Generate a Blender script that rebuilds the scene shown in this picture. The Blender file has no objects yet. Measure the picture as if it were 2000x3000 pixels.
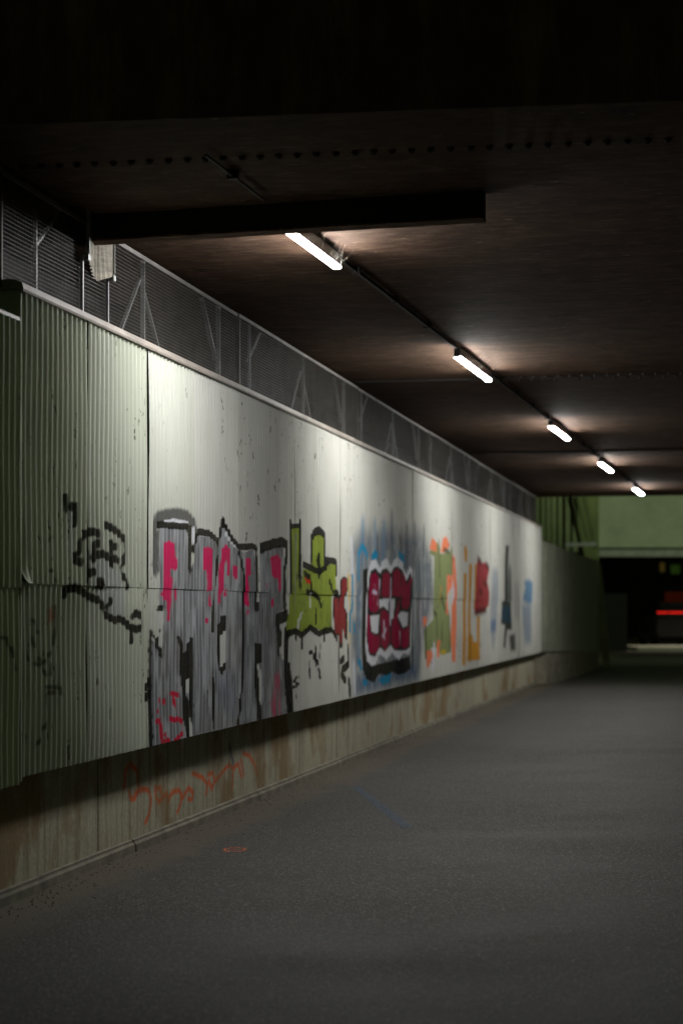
import bpy, math, random
import numpy as np
from mathutils import Vector, Matrix

# ------------------------------------------------------------------ camera, world, exposure
scene = bpy.context.scene
COL = scene.collection
FPX, CX, HY, CAMZ = 5000.0, 1000.0, 1785.0, 1.5      # photo pixels (2000 x 3000)
cam_d = bpy.data.cameras.new('camera')
cam = bpy.data.objects.new('camera', cam_d); COL.objects.link(cam)
cam.location = (0, 0, CAMZ); cam.rotation_euler = (math.radians(90), 0, 0)
cam_d.sensor_fit = 'VERTICAL'; cam_d.sensor_height = 36.0; cam_d.sensor_width = 24.0
cam_d.lens = FPX / 3000 * 36
cam_d.shift_y = (HY - 1500) / 3000
cam_d.clip_start = 0.1; cam_d.clip_end = 1500
cam_d.dof.use_dof = True; cam_d.dof.focus_distance = 10.6; cam_d.dof.aperture_fstop = 1.75
scene.camera = cam
world = bpy.data.worlds.new('World'); scene.world = world; world.use_nodes = True
bg = world.node_tree.nodes['Background']
bg.inputs[0].default_value = (0.78, 1.0, 0.45, 1); bg.inputs[1].default_value = 0.03
vs = scene.view_settings
vs.view_transform = 'Standard'; vs.look = 'None'; vs.exposure = 0.0; vs.gamma = 1.0
vs.use_curve_mapping = False
LAMP = 270.0
R = random.Random(7)
NR = np.random.default_rng(7)

# ------------------------------------------------------------------ helpers
def link(o, parent=None):
    COL.objects.link(o)
    if parent: o.parent = parent
    return o
def mesh(name, verts, faces, mat, parent=None, smooth=False):
    me = bpy.data.meshes.new(name)
    me.from_pydata([tuple(v) for v in verts], [], [tuple(f) for f in faces])
    if smooth: me.polygons.foreach_set('use_smooth', [True] * len(me.polygons))
    me.materials.append(mat); me.update()
    return link(bpy.data.objects.new(name, me), parent)
def thing(name, label, cat, group=None, loc=(0, 0, 0)):
    o = bpy.data.objects.new(name, None); o.location = loc; COL.objects.link(o)
    o.empty_display_size = 0.2
    return tag(o, label, cat, group)
def tag(o, label=None, cat=None, group=None, kind=None):
    if label: o['label'] = label
    if cat: o['category'] = cat
    if group: o['group'] = group
    if kind: o['kind'] = kind
    return o
class MB:
    """collects convex pieces into one mesh"""
    def __init__(s): s.v = []; s.f = []
    def add(s, vs_, fs):
        b = len(s.v); s.v += [tuple(map(float, v)) for v in vs_]; s.f += [tuple(i + b for i in f) for f in fs]
    def hexa(s, p):   # 8 points: bottom ring 0-3, top ring 4-7
        s.add(p, [(3, 2, 1, 0), (4, 5, 6, 7), (0, 1, 5, 4), (1, 2, 6, 5), (2, 3, 7, 6), (3, 0, 4, 7)])
    def box(s, x0, x1, y0, y1, z0, z1):
        s.hexa([(x0, y0, z0), (x1, y0, z0), (x1, y1, z0), (x0, y1, z0), (x0, y0, z1), (x1, y0, z1), (x1, y1, z1), (x0, y1, z1)])
    def bar(s, a, b, w, h=None, up=(0, 0, 1)):
        h = h or w
        a = Vector(a); b = Vector(b); d = (b - a).normalized(); u = Vector(up)
        if abs(d.dot(u)) > .98: u = Vector((0.2, 1, 0)).normalized()
        x = d.cross(u).normalized(); y = x.cross(d)
        p = []
        for c in (a, b):
            for sx, sy in ((-1, -1), (1, -1), (1, 1), (-1, 1)): p.append(c + x * sx * w / 2 + y * sy * h / 2)
        s.hexa(p)
    def tube(s, pts, r, n=6):
        pts = [Vector(p) for p in pts]; b = len(s.v)
        for i, p in enumerate(pts):
            d = (pts[min(i + 1, len(pts) - 1)] - pts[max(i - 1, 0)]).normalized()
            u = Vector((0, 0, 1)) if abs(d.z) < .9 else Vector((1, 0, 0))
            x = d.cross(u).normalized(); y = x.cross(d)
            for k in range(n):
                a = 2 * math.pi * k / n; q = p + x * math.cos(a) * r + y * math.sin(a) * r; s.v.append(tuple(q))
        for i in range(len(pts) - 1):
            for k in range(n):
                s.f.append((b + i * n + k, b + i * n + (k + 1) % n, b + (i + 1) * n + (k + 1) % n, b + (i + 1) * n + k))
        s.f.append(tuple(b + k for k in reversed(range(n)))); s.f.append(tuple(b + (len(pts) - 1) * n + k for k in range(n)))
    def build(s, name, mat, parent=None, smooth=False): return mesh(name, s.v, s.f, mat, parent, smooth)

# wall frame: s along the wall, off towards the road, z up (off 0 = mean plane of the sheets)
KW = (2102 - CX) / FPX
LW = math.hypot(1, KW); DW = (KW / LW, 1 / LW); NW = (1 / LW, -KW / LW)
AW = -3.533
def W(s, off, z): return (AW + DW[0] * s + NW[0] * off, DW[1] * s + NW[1] * off, z)
def px2w(u, v, off=0.0):
    a = AW + off * (NW[0] - KW * NW[1])
    Y = a / ((u - CX) / FPX - KW)
    s = (Y - NW[1] * off) / DW[1]
    return s, CAMZ + (HY - v) / FPX * Y
def at(u, v, Y): return Vector(((u - CX) / FPX * Y, Y, CAMZ + (HY - v) / FPX * Y))
UP, UPL = 1.01, 1.05     # ceiling, lights and mesh stand a little farther back and higher than the sheets' plane
def lift_z(z): return CAMZ + (z - CAMZ) * UP
CZ = lift_z(3.75)
SY = LW      # s = Y * SY on the wall plane

# ------------------------------------------------------------------ materials
def nmat(name):
    m = bpy.data.materials.new(name); m.use_nodes = True
    nt = m.node_tree; b = nt.nodes['Principled BSDF']
    return m, nt, b
class NT:
    def __init__(s, nt): s.nt = nt
    def n(s, t, **kw):
        x = s.nt.nodes.new(t)
        for k, v in kw.items(): setattr(x, k, v)
        return x
    def l(s, a, b): s.nt.links.new(a, b)
    def pos(s, scale=(1, 1, 1), rot=0.0):
        g = s.n('ShaderNodeNewGeometry'); m = s.n('ShaderNodeMapping'); m.inputs['Scale'].default_value = scale
        if rot:
            r = s.n('ShaderNodeMapping'); r.inputs['Rotation'].default_value = (0, 0, rot); s.l(g.outputs['Position'], r.inputs[0]); s.l(r.outputs[0], m.inputs[0])
        else: s.l(g.outputs['Position'], m.inputs[0])
        return m.outputs[0]
    def noise(s, vec, scale, detail=4, rough=.55):
        x = s.n('ShaderNodeTexNoise'); x.inputs['Scale'].default_value = scale; x.inputs['Detail'].default_value = detail
        x.inputs['Roughness'].default_value = rough; s.l(vec, x.inputs['Vector']); return x.outputs[0]
    def ramp(s, fac, stops):
        x = s.n('ShaderNodeValToRGB'); e = x.color_ramp.elements
        while len(e) < len(stops): e.new(.5)
        for i, (p, c) in enumerate(stops):
            e[i].position = p; e[i].color = (c, c, c, 1) if not hasattr(c, '__len__') else (*c, 1)
        s.l(fac, x.inputs[0]); return x.outputs[0]
    def mix(s, fac, a, b, mode='MIX'):
        x = s.n('ShaderNodeMix', data_type='RGBA', blend_type=mode)
        for i, v in ((0, fac), (6, a), (7, b)):
            if hasattr(v, 'is_output') or hasattr(v, 'links'): s.l(v, x.inputs[i])
            elif i == 0: x.inputs[0].default_value = v
            else: x.inputs[i].default_value = (*v, 1)
        return x.outputs[2]
    def bump(s, h, strength, dist, b):
        x = s.n('ShaderNodeBump'); x.inputs['Strength'].default_value = strength; x.inputs['Distance'].default_value = dist
        s.l(h, x.inputs['Height']); s.l(x.outputs[0], b.inputs['Normal'])
def plain(name, col, rough=.6, metal=0.0, var=.25, scale=6.0, bump=0.0, stretch=(1, 1, 1), alt=None):
    m, nt, b = nmat(name); t = NT(nt)
    p = t.pos(stretch); f = t.noise(p, scale, 6, .62)
    lo = tuple(c * (1 - var) for c in col); hi = alt or tuple(min(1, c * (1 + var)) for c in col)
    t.l(t.ramp(f, [(.32, lo), (.68, hi)]), b.inputs['Base Color'])
    b.inputs['Roughness'].default_value = rough; b.inputs['Metallic'].default_value = metal
    if bump: t.bump(t.noise(p, scale * 6, 4), bump, .01, b)
    return m
def glow(name, col, strength):
    m, nt, b = nmat(name)
    b.inputs['Base Color'].default_value = (*[c * .8 for c in col], 1)
    b.inputs['Emission Color'].default_value = (*col, 1); b.inputs['Emission Strength'].default_value = strength
    return m
ROTW = math.atan(KW)
def painted(name, rough, streak, speck, dirtcol, bump=.0):
    """colour attribute 'paint' (the flat print) under streaks of dirt and specks"""
    m, nt, b = nmat(name); t = NT(nt)
    at_ = t.n('ShaderNodeAttribute', attribute_name='paint')
    ps = t.pos((9, 9, .55), ROTW); n1 = t.noise(ps, 1.0, 7, .6)
    n2 = t.noise(t.pos((1.2, 1.2, 1.0)), 1.0, 5, .6)
    c = t.mix(t.ramp(n1, [(.50, 0.0), (.78, streak)]), at_.outputs['Color'], dirtcol)
    c = t.mix(t.ramp(n2, [(.30, .16), (.62, 0.0)]), c, dirtcol)
    sp = t.noise(t.pos((26, 26, 9), ROTW), 1.0, 3, .7)
    msk = t.ramp(t.noise(t.pos((1.6, 1.6, .6)), 1.0, 2), [(.42, 0.0), (.60, 1.0)])
    mm = t.n('ShaderNodeMath', operation='MULTIPLY'); t.l(t.ramp(sp, [(.638, 0.0), (.675, speck)]), mm.inputs[0]); t.l(msk, mm.inputs[1])
    c = t.mix(mm.outputs[0], c, (.07, .06, .035))
    oi = t.n('ShaderNodeObjectInfo')
    c = t.mix(1.0, c, t.ramp(oi.outputs['Random'], [(0, .93), (1, 1.0)]), 'MULTIPLY')
    t.l(c, b.inputs['Base Color'])
    t.l(t.ramp(n1, [(.3, rough - .08), (.7, rough + .12)]), b.inputs['Roughness']); b.inputs['Specular IOR Level'].default_value = .12
    if bump: t.bump(t.noise(t.pos((60, 60, 25)), 1.0, 5), bump, .004, b)
    return m
M = {}
M['sheet'] = painted('painted_sheet', .58, .22, .85, (.20, .18, .11), .12)
# concrete of the plinth: stained in vertical runs
def concrete_plinth():
    m, nt, b = nmat('stained_concrete'); t = NT(nt)
    at_ = t.n('ShaderNodeAttribute', attribute_name='paint')
    run = t.noise(t.pos((11, 11, .6), ROTW), 1.0, 7, .62)
    big = t.noise(t.pos((1.6, 1.6, 1.2), ROTW), 1.0, 5, .6)
    c = t.mix(t.ramp(run, [(.47, 0.0), (.62, .5)]), at_.outputs['Color'], (.13, .095, .035))
    c = t.mix(t.ramp(big, [(.49, 0.0), (.60, .75)]), c, (.24, .13, .03))
    c = t.mix(t.ramp(t.noise(t.pos((40, 40, 40)), 1.0, 6, .7), [(.35, .35), (.6, 0.0)]), c, (.10, .09, .06))
    t.l(c, b.inputs['Base Color']); b.inputs['Roughness'].default_value = .88
    t.bump(t.noise(t.pos((30, 30, 18)), 1.0, 7, .65), .35, .01, b)
    return m
M['plinth'] = concrete_plinth()
M['concrete'] = plain('concrete', (.22, .20, .15), .9, var=.35, scale=3, bump=.3)
M['dark_concrete'] = plain('sooty_concrete', (.03, .028, .022), .9, var=.3, scale=3, bump=.3)
M['galv'] = plain('galvanised_steel', (.42, .43, .43), .45, .6, .2, 9)
M['rail'] = plain('dull_rail', (.20, .19, .175), .6, 0, .25, 6)
M['wire'] = plain('mesh_wire', (.085, .078, .068), .6, 0, .35, 5)
M['cap'] = plain('cap_flashing', (.30, .265, .23), .55, 0, .25, 4, stretch=(1, 1, 3))
M['black_steel'] = plain('black_steel', (.008, .007, .006), .7, 0, .3, 5)
M['bolt'] = plain('rusty_bolt', (.03, .02, .016), .8, 0, .3, 30)
M['housing'] = plain('lamp_housing', (.07, .07, .066), .5, 0, .2, 12)
M['ledge'] = plain('grimy_concrete', (.15, .135, .10), .9, var=.4, scale=6, bump=.4)
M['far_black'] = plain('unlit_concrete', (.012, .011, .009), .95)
M['conduit'] = plain('conduit', (.013, .011, .009), .6, 0, .3, 8)
M['tube'] = glow('lit_diffuser', (.99, .985, .95), LAMP)
M['tube_new'] = glow('lit_diffuser_bright', (.98, .98, .97), LAMP * 1.2)
M['green_paint'] = plain('pale_green_paint', (.36, .40, .29), .7, 0, .15, 1.5)
M['green_mid'] = plain('weathered_green_paint', (.19, .22, .11), .7, 0, .2, 2)
M['green_dark'] = plain('mossy_green_paint', (.11, .13, .045), .7, 0, .25, 2)
M['grey_lip'] = plain('grey_lip', (.30, .30, .27), .7, 0, .2, 3)
M['web'] = plain('cobweb', (.30, .27, .22), .9, 0, .2, 40)
M['car'] = plain('dark_car_paint', (.02, .02, .022), .3, 0, .1, 2)
M['glass'] = plain('dark_glass', (.01, .01, .012), .12, 0, .1, 2)
M['rubber'] = plain('rubber', (.015, .015, .015), .9)
M['red_lamp'] = glow('red_tail_lamp', (1.0, .012, .008), .8)
M['paving'] = plain('pale_paving', (.42, .40, .35), .85, 0, .2, 3, .2)
M['grit'] = plain('grit', (.16, .14, .11), .9, 0, .4, 40)
def ceiling_mat():
    m, nt, b = nmat('rust_brown_steel'); t = NT(nt)
    ang = .16
    n1 = t.noise(t.pos((1.1, 2.0, 1), ang), 1.6, 9, .7)
    c = t.ramp(n1, [(.28, (.036, .019, .011)), (.5, (.070, .039, .024)), (.72, (.120, .071, .046))])
    st = t.noise(t.pos((6, 17, 1), ang), 1.0, 9, .78)          # dusty webs lying across
    c = t.mix(t.ramp(st, [(.50, 0.0), (.72, .6)]), c, (.24, .175, .125))
    fl = t.noise(t.pos((9, 34, 1), ang), 1.0, 2, .5)
    c = t.mix(t.ramp(fl, [(.735, 0.0), (.77, .8)]), c, (.40, .37, .32))
    t.l(c, b.inputs['Base Color']); b.inputs['Roughness'].default_value = .8; b.inputs['Specular IOR Level'].default_value = .12
    t.bump(t.noise(t.pos((3, 8, 1), ang), 2.0, 6, .7), .35, .02, b)
    return m
M['ceiling'] = ceiling_mat()
def asphalt_mat():
    m, nt, b = nmat('asphalt'); t = NT(nt)
    p = t.pos()
    v = t.n('ShaderNodeTexVoronoi'); v.inputs['Scale'].default_value = 130; t.l(p, v.inputs['Vector'])
    bw = t.n('ShaderNodeSeparateColor'); t.l(v.outputs['Color'], bw.inputs[0])
    c = t.ramp(bw.outputs[0], [(0, (.028, .026, .023)), (.6, (.078, .073, .064)), (.88, (.130, .121, .106)), (1, (.36, .34, .30))])
    big = t.noise(t.pos((.5, .9, 1)), 1.2, 6, .6)
    c = t.mix(1.0, c, t.ramp(big, [(.3, .36), (.7, .70)]), 'MULTIPLY')
    stain = t.noise(t.pos((.8, 2.2, 1)), 1.0, 5, .62)
    c = t.mix(t.ramp(stain, [(.56, 0.0), (.74, .55)]), c, (.022, .020, .017))
    gv = t.n('ShaderNodeTexVoronoi'); gv.inputs['Scale'].default_value = 1.7; t.l(p, gv.inputs['Vector'])
    c = t.mix(t.ramp(gv.outputs['Distance'], [(.020, .55), (.034, 0.0)]), c, (.20, .185, .16))
    # wind-blown dirt along the foot of the wall
    g = t.n('ShaderNodeNewGeometry'); d = t.n('ShaderNodeVectorMath', operation='DOT_PRODUCT'); t.l(g.outputs['Position'], d.inputs[0])
    d.inputs[1].default_value = (NW[0], NW[1], 0)
    o = t.n('ShaderNodeMath', operation='SUBTRACT'); t.l(d.outputs['Value'], o.inputs[0]); o.inputs[1].default_value = AW * NW[0] - .10
    nn = t.n('ShaderNodeMath', operation='MULTIPLY_ADD'); t.l(t.noise(t.pos((3, 3, 1)), 1.0, 5), nn.inputs[0]); nn.inputs[1].default_value = -.55; t.l(o.outputs[0], nn.inputs[2])
    c = t.mix(t.ramp(nn.outputs[0], [(0, .8), (.22, 0.0)]), c, (.085, .070, .048))
    t.l(c, b.inputs['Base Color']); t.l(t.ramp(big, [(.3, .62), (.7, .8)]), b.inputs['Roughness']); b.inputs['Specular IOR Level'].default_value = .3
    h = t.n('ShaderNodeMath', operation='ADD'); t.l(v.outputs['Distance'], h.inputs[0]); t.l(t.noise(p, 60, 4), h.inputs[1])
    t.bump(h.outputs[0], .55, .006, b)
    return m
M['asphalt'] = asphalt_mat()

# ------------------------------------------------------------------ spray paint (flat print) worked out in wall coordinates
def wob(S, Z, k):
    return (np.sin(S * 31 * k + 1.3 * np.sin(Z * 23 * k)) + np.sin(Z * 37 * k + 2.1 * np.sin(S * 17 * k + .7))) * .5
def vnoise(x, y, seed):
    xi = np.floor(x).astype(np.int64); yi = np.floor(y).astype(np.int64); fx = x - xi; fy = y - yi
    fx = fx * fx * (3 - 2 * fx); fy = fy * fy * (3 - 2 * fy)
    def h(a, b): 
        n = (a * 374761393 + b * 668265263 + seed * 974711) & 0x7fffffff
        n = ((n ^ (n >> 13)) * 1274126177) & 0x7fffffff
        return ((n ^ (n >> 16)) & 0xffff) / 65535.0
    return (h(xi, yi) * (1 - fx) + h(xi + 1, yi) * fx) * (1 - fy) + (h(xi, yi + 1) * (1 - fx) + h(xi + 1, yi + 1) * fx) * fy
def segd(S, Z, a, b):
    dx, dz = b[0] - a[0], b[1] - a[1]; L = dx * dx + dz * dz + 1e-12
    t = np.clip(((S - a[0]) * dx + (Z - a[1]) * dz) / L, 0, 1)
    return np.hypot(S - a[0] - t * dx, Z - a[1] - t * dz)
PITCH = .071
class Paint:
    def __init__(s, off): s.ops = []; s.off = off
    def zoom(s, x0, y0, k): s.z = (x0, y0, k)
    def pts(s, P): x0, y0, k = s.z; return [px2w(x0 + k * x, y0 + k * y, s.off) for x, y in P]
    def fill(s, col, P, soft=.009, a=1.0, groove=0, grow=0.0, patch=0): s.ops.append(('f', col, s.pts(P), grow, soft, a, groove, patch))
    def line(s, col, P, r=.016, soft=.008, a=1.0, patch=0): s.ops.append(('l', col, s.pts(P), r, soft, a, 0, patch))
    def apply(s, S, Z, base):
        C = np.empty((len(S), 3)); C[:] = base
        Sw = S + .003 * wob(S, Z, 1) + .002 * wob(Z, S, 3.1); Zw = Z + .004 * wob(S, Z, .8) + .002 * wob(S, Z, 2.7)
        for kind, col, P, r, soft, a, groove, patch in s.ops:
            xs = [p[0] for p in P]; zs = [p[1] for p in P]; m = abs(r) + soft + .02
            idx = np.nonzero((S > min(xs) - m) & (S < max(xs) + m) & (Z > min(zs) - m) & (Z < max(zs) + m))[0]
            if not len(idx): continue
            x, z = Sw[idx], Zw[idx]; d = np.full(len(idx), 9.0)
            n = len(P)
            if kind == 'l':
                for i in range(n - 1): d = np.minimum(d, segd(x, z, P[i], P[i + 1]))
                d -= r
            else:
                ins = np.zeros(len(idx), bool)
                for i in range(n):
                    A, B = P[i], P[(i + 1) % n]; d = np.minimum(d, segd(x, z, A, B))
                    c = (A[1] > z) != (B[1] > z)
                    with np.errstate(divide='ignore', invalid='ignore'):
                        ins ^= c & (x < (B[0] - A[0]) * (z - A[1]) / (B[1] - A[1] + 1e-15) + A[0])
                d = np.where(ins, -d, d) - r
            w = np.clip(.5 - d / (soft if soft > 0 else 1e-3), 0, 1); w = w * w * (3 - 2 * w) * a
            if patch: w = w * np.clip((vnoise(S[idx] * 12, Z[idx] * 3.2, 5) * .6 + vnoise(S[idx] * 38, Z[idx] * 11, 9) * .4 - .5 + patch) * 2.2, 0, 1)
            w = w * (.93 + .07 * vnoise(S[idx] * 160, Z[idx] * 160, 3))
            cc = np.empty((len(idx), 3)); cc[:] = col
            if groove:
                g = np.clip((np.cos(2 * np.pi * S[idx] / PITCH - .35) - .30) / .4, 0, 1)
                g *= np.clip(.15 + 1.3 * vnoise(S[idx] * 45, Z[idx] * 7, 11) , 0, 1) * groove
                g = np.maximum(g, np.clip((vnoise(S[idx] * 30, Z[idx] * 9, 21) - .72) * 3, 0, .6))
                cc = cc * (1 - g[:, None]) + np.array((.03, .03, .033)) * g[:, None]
            C[idx] = C[idx] * (1 - w[:, None]) + cc * w[:, None]
        return C
WHITE = (.60, .60, .555)
BLK = (.007, .007, .007); SIL = (.47, .485, .52); PNK = (.68, .012, .12); GRN = (.30, .40, .015); MAR = (.30, .006, .05)
WHT = (.74, .75, .80); CYN = (.005, .26, .48); GRY = (.12, .155, .20); SAL = (.86, .23, .11); OLV = (.20, .25, .085); OCH = (.60, .27, .015)
NAV = (.008, .06, .11); PALE = (.62, .63, .60)
pw = Paint(0.0)
# --- black cartoon-like tag on the left
pw.zoom(0, 1400, .3401)
pw.fill((.50, .53, .56), [(800, 720), (930, 700), (1040, 900), (1060, 1200), (960, 1180), (900, 1100), (780, 900)], .08, .6)
pw.line((.50, .53, .56), [(590, 280), (600, 640)], .03, .05, .5)
for P in ([(555, 175), (560, 265)], [(600, 250), (642, 252), (640, 330), (626, 400)],
          [(850, 485), (780, 462), (712, 480), (685, 550), (668, 630), (622, 692), (640, 715), (700, 725)],
          [(740, 650), (735, 900), (738, 1060)], [(770, 690), (800, 575), (850, 560), (852, 610)],
          [(775, 712), (810, 660), (880, 658), (930, 690), (958, 750)],
          [(893, 405), (950, 430), (990, 452), (1030, 490), (1066, 545), (1070, 640), (1058, 690), (1030, 770), (1040, 840), (1072, 875), (1080, 935)],
          [(950, 560), (955, 745)], [(960, 590), (1000, 590)], [(960, 690), (1006, 715)], [(745, 822), (790, 808)], [(815, 912), (865, 925)], [(835, 890), (862, 888)],
          [(546, 1000), (562, 955), (620, 945), (680, 970), (730, 1000), (765, 1030), (850, 1052), (880, 1120), (892, 1180), (940, 1200), (985, 1225)],
          [(1010, 1215), (1070, 1240), (1108, 1290), (1118, 1400)], [(915, 1115), (940, 1060)],
          [(1130, 1195), (1170, 1158), (1203, 1195), (1208, 1280), (1170, 1312), (1122, 1290)]):
    pw.line(BLK, P, .025, .012)
for P in ([(122, 660), (130, 900)], [(398, 800), (440, 790), (460, 880)], [(470, 1110), (475, 1280), (460, 1430), (400, 1560), (350, 1612), (290, 1600)],
          [(330, 1560), (385, 1690)], [(432, 1590), (425, 1690)], [(480, 1620), (480, 1930)], [(385, 1800), (520, 1810), (515, 1850)], [(390, 1850), (460, 1850)],
          [(250, 1230), (290, 1450)], [(285, 1230), (325, 1330)], [(385, 1880), (398, 2080), (330, 2280), (300, 2300)], [(0, 1375), (45, 1375), (50, 1430), (92, 1465), (100, 1530)], [(115, 1540), (135, 1650)]):
    pw.line((.03, .035, .02), P, .011, .016, .8)
pw.fill((.45, .03, .01), [(420, 1130), (450, 1130), (458, 1190), (440, 1240), (420, 1235)], .05, .85)
# --- big silver piece
pw.zoom(400, 1450, .3189)
pw.fill((.07, .07, .075), [(140, 400), (190, 300), (190, 700), (165, 790), (120, 640)], .03, .9)
pw.line((.06, .06, .065), [(150, 330), (165, 225), (250, 185), (380, 180), (455, 205), (510, 280), (528, 390), (505, 480)], .042, .03, .9)
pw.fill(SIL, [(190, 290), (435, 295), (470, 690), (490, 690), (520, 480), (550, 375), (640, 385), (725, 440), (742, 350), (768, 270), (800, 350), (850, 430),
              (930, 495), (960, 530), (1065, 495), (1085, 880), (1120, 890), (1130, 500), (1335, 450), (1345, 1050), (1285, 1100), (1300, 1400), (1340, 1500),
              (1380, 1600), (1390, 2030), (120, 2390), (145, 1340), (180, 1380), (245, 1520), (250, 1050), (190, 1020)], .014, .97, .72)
pw.fill((.10, .105, .12), [(880, 1000), (1060, 900), (1330, 950), (1320, 1800), (1150, 1900), (900, 1500)], .35, .45, patch=.25)
pw.fill((.10, .14, .22), [(720, 1650), (930, 1700), (900, 2000), (740, 1900)], .2, .45)
for P in ([(765, 1280), (810, 1230), (812, 1540), (765, 1590)], [(460, 1690), (490, 1640), (490, 1830), (462, 1820)], [(465, 1900), (490, 1880), (515, 2230), (490, 2240)],
          [(1105, 1540), (1135, 1600), (1148, 2010), (1130, 2020), (1115, 1700)], [(1310, 1190), (1355, 1150), (1355, 1260), (1320, 1280)],
          [(1097, 480), (1115, 480), (1120, 1000), (1103, 1000)], [(190, 1060), (245, 1055), (245, 1480), (205, 1380), (185, 1200)]): pw.fill(PALE, P, .010)
pw.line(WHT, [(240, 248), (340, 238), (440, 262)], .014, .01)
pw.line(WHT, [(500, 330), (505, 420)], .03, .02); pw.line(WHT, [(790, 350), (830, 410), (880, 470)], .014, .01)
for P in ([(435, 290), (487, 280), (492, 690), (478, 760), (470, 700), (460, 480)], [(750, 230), (772, 200), (800, 290), (780, 300), (752, 290)],
          [(1280, 1100), (1380, 1060), (1390, 1150), (1310, 1180), (1330, 1280), (1330, 1360), (1300, 1490), (1285, 1250)],
          [(740, 1220), (770, 1120), (800, 1112), (815, 1140), (815, 1220), (765, 1290), (765, 1590), (810, 1545), (805, 1590), (780, 1645), (750, 1610)],
          [(375, 1310), (400, 1300), (430, 1480), (490, 1310), (520, 1320), (520, 2200), (490, 2000), (490, 1640), (445, 1720), (470, 1900), (490, 2240), (455, 2250), (420, 1900), (400, 1500)],
          [(120, 1250), (145, 1240), (145, 2400), (115, 2400)], [(150, 1290), (180, 1330), (215, 1250), (200, 1360), (245, 1480), (240, 1530), (185, 1400)],
          [(190, 1020), (245, 1025), (245, 1055), (185, 1060)],
          [(1085, 1370), (1140, 1370), (1140, 1530), (1105, 1540), (1115, 1750), (1148, 2060), (1105, 2070), (1085, 1700)]): pw.fill(BLK, P, .006, grow=.007)
for P, r in (([(185, 275), (440, 290)], .016), ([(500, 500), (530, 380), (560, 335), (640, 355), (700, 395), (730, 430)], .018),
             ([(735, 400), (748, 340), (770, 240), (800, 300), (850, 400), (930, 480), (1060, 470), (1085, 490)], .018), ([(1080, 480), (1085, 870), (1095, 1040), (1120, 1020)], .024),
             ([(1120, 450), (1125, 880)], .013), ([(1130, 490), (1240, 450), (1330, 430), (1365, 460), (1350, 700), (1355, 1060)], .030), ([(1380, 1270), (1375, 1500), (1392, 2030)], .06),
             ([(930, 540), (965, 700), (975, 900), (980, 1500), (965, 1800), (925, 2130)], .020), ([(735, 540), (715, 700), (705, 950), (695, 1230)], .018),
             ([(690, 1700), (695, 1900), (707, 2200)], .018), ([(85, 1770), (120, 1720)], .02), ([(80, 1860), (130, 1825)], .02), ([(725, 440), (735, 560)], .014)): pw.line(BLK, P, r * 1.35, .006)
for P in ([(225, 450), (290, 415), (340, 460), (345, 570), (365, 630), (345, 700), (310, 680), (300, 620), (298, 720), (315, 760), (315, 960), (305, 1160), (280, 1160), (280, 980), (245, 970), (215, 920), (235, 850), (230, 700)],
          [(345, 860), (370, 870), (370, 975), (345, 970)], [(600, 480), (630, 470), (680, 495), (690, 880), (640, 890), (635, 680), (605, 700)], [(632, 1130), (655, 1130), (655, 1190), (632, 1180)],
          [(760, 510), (795, 450), (835, 500), (840, 740), (820, 750), (800, 600), (785, 850), (760, 980), (745, 1005), (745, 640)], [(800, 855), (815, 855), (815, 935), (795, 930)],
          [(870, 640), (915, 660), (910, 760), (885, 800), (872, 740)], [(985, 580), (1035, 585), (1035, 720), (1015, 740), (1025, 1020), (1010, 1030), (985, 990), (990, 740), (978, 660)],
          [(1005, 1060), (1025, 1060), (1020, 1105), (1008, 1100)], [(1220, 570), (1290, 545), (1315, 600), (1318, 880), (1290, 885), (1285, 760), (1250, 770), (1225, 690)],
          [(1180, 815), (1194, 815), (1194, 860), (1180, 860)], [(1236, 955), (1254, 955), (1252, 1028), (1238, 1028)]): pw.fill(PNK, P, .014)
pw.line(PNK, [(658, 900), (668, 1010)], .012)
pw.fill(PNK, [(1210, 1700), (1310, 1620), (1312, 2040), (1250, 2050), (1215, 1900)], .05, .75, patch=.22)
RED = (.58, .01, .05)
for P in ([(193, 1990), (210, 1885)], [(250, 1905), (272, 1880)], [(185, 2085), (210, 2075)], [(215, 2120), (225, 2270), (300, 2250), (300, 2160)], [(255, 2200), (285, 2260)], [(320, 1820), (392, 1840)],
          [(335, 1830), (365, 2000)], [(310, 2062), (350, 2062)], [(392, 1850), (390, 2000)], [(370, 2050), (418, 2085), (420, 2180), (350, 2260)]): pw.line(RED, P, .017)
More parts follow.
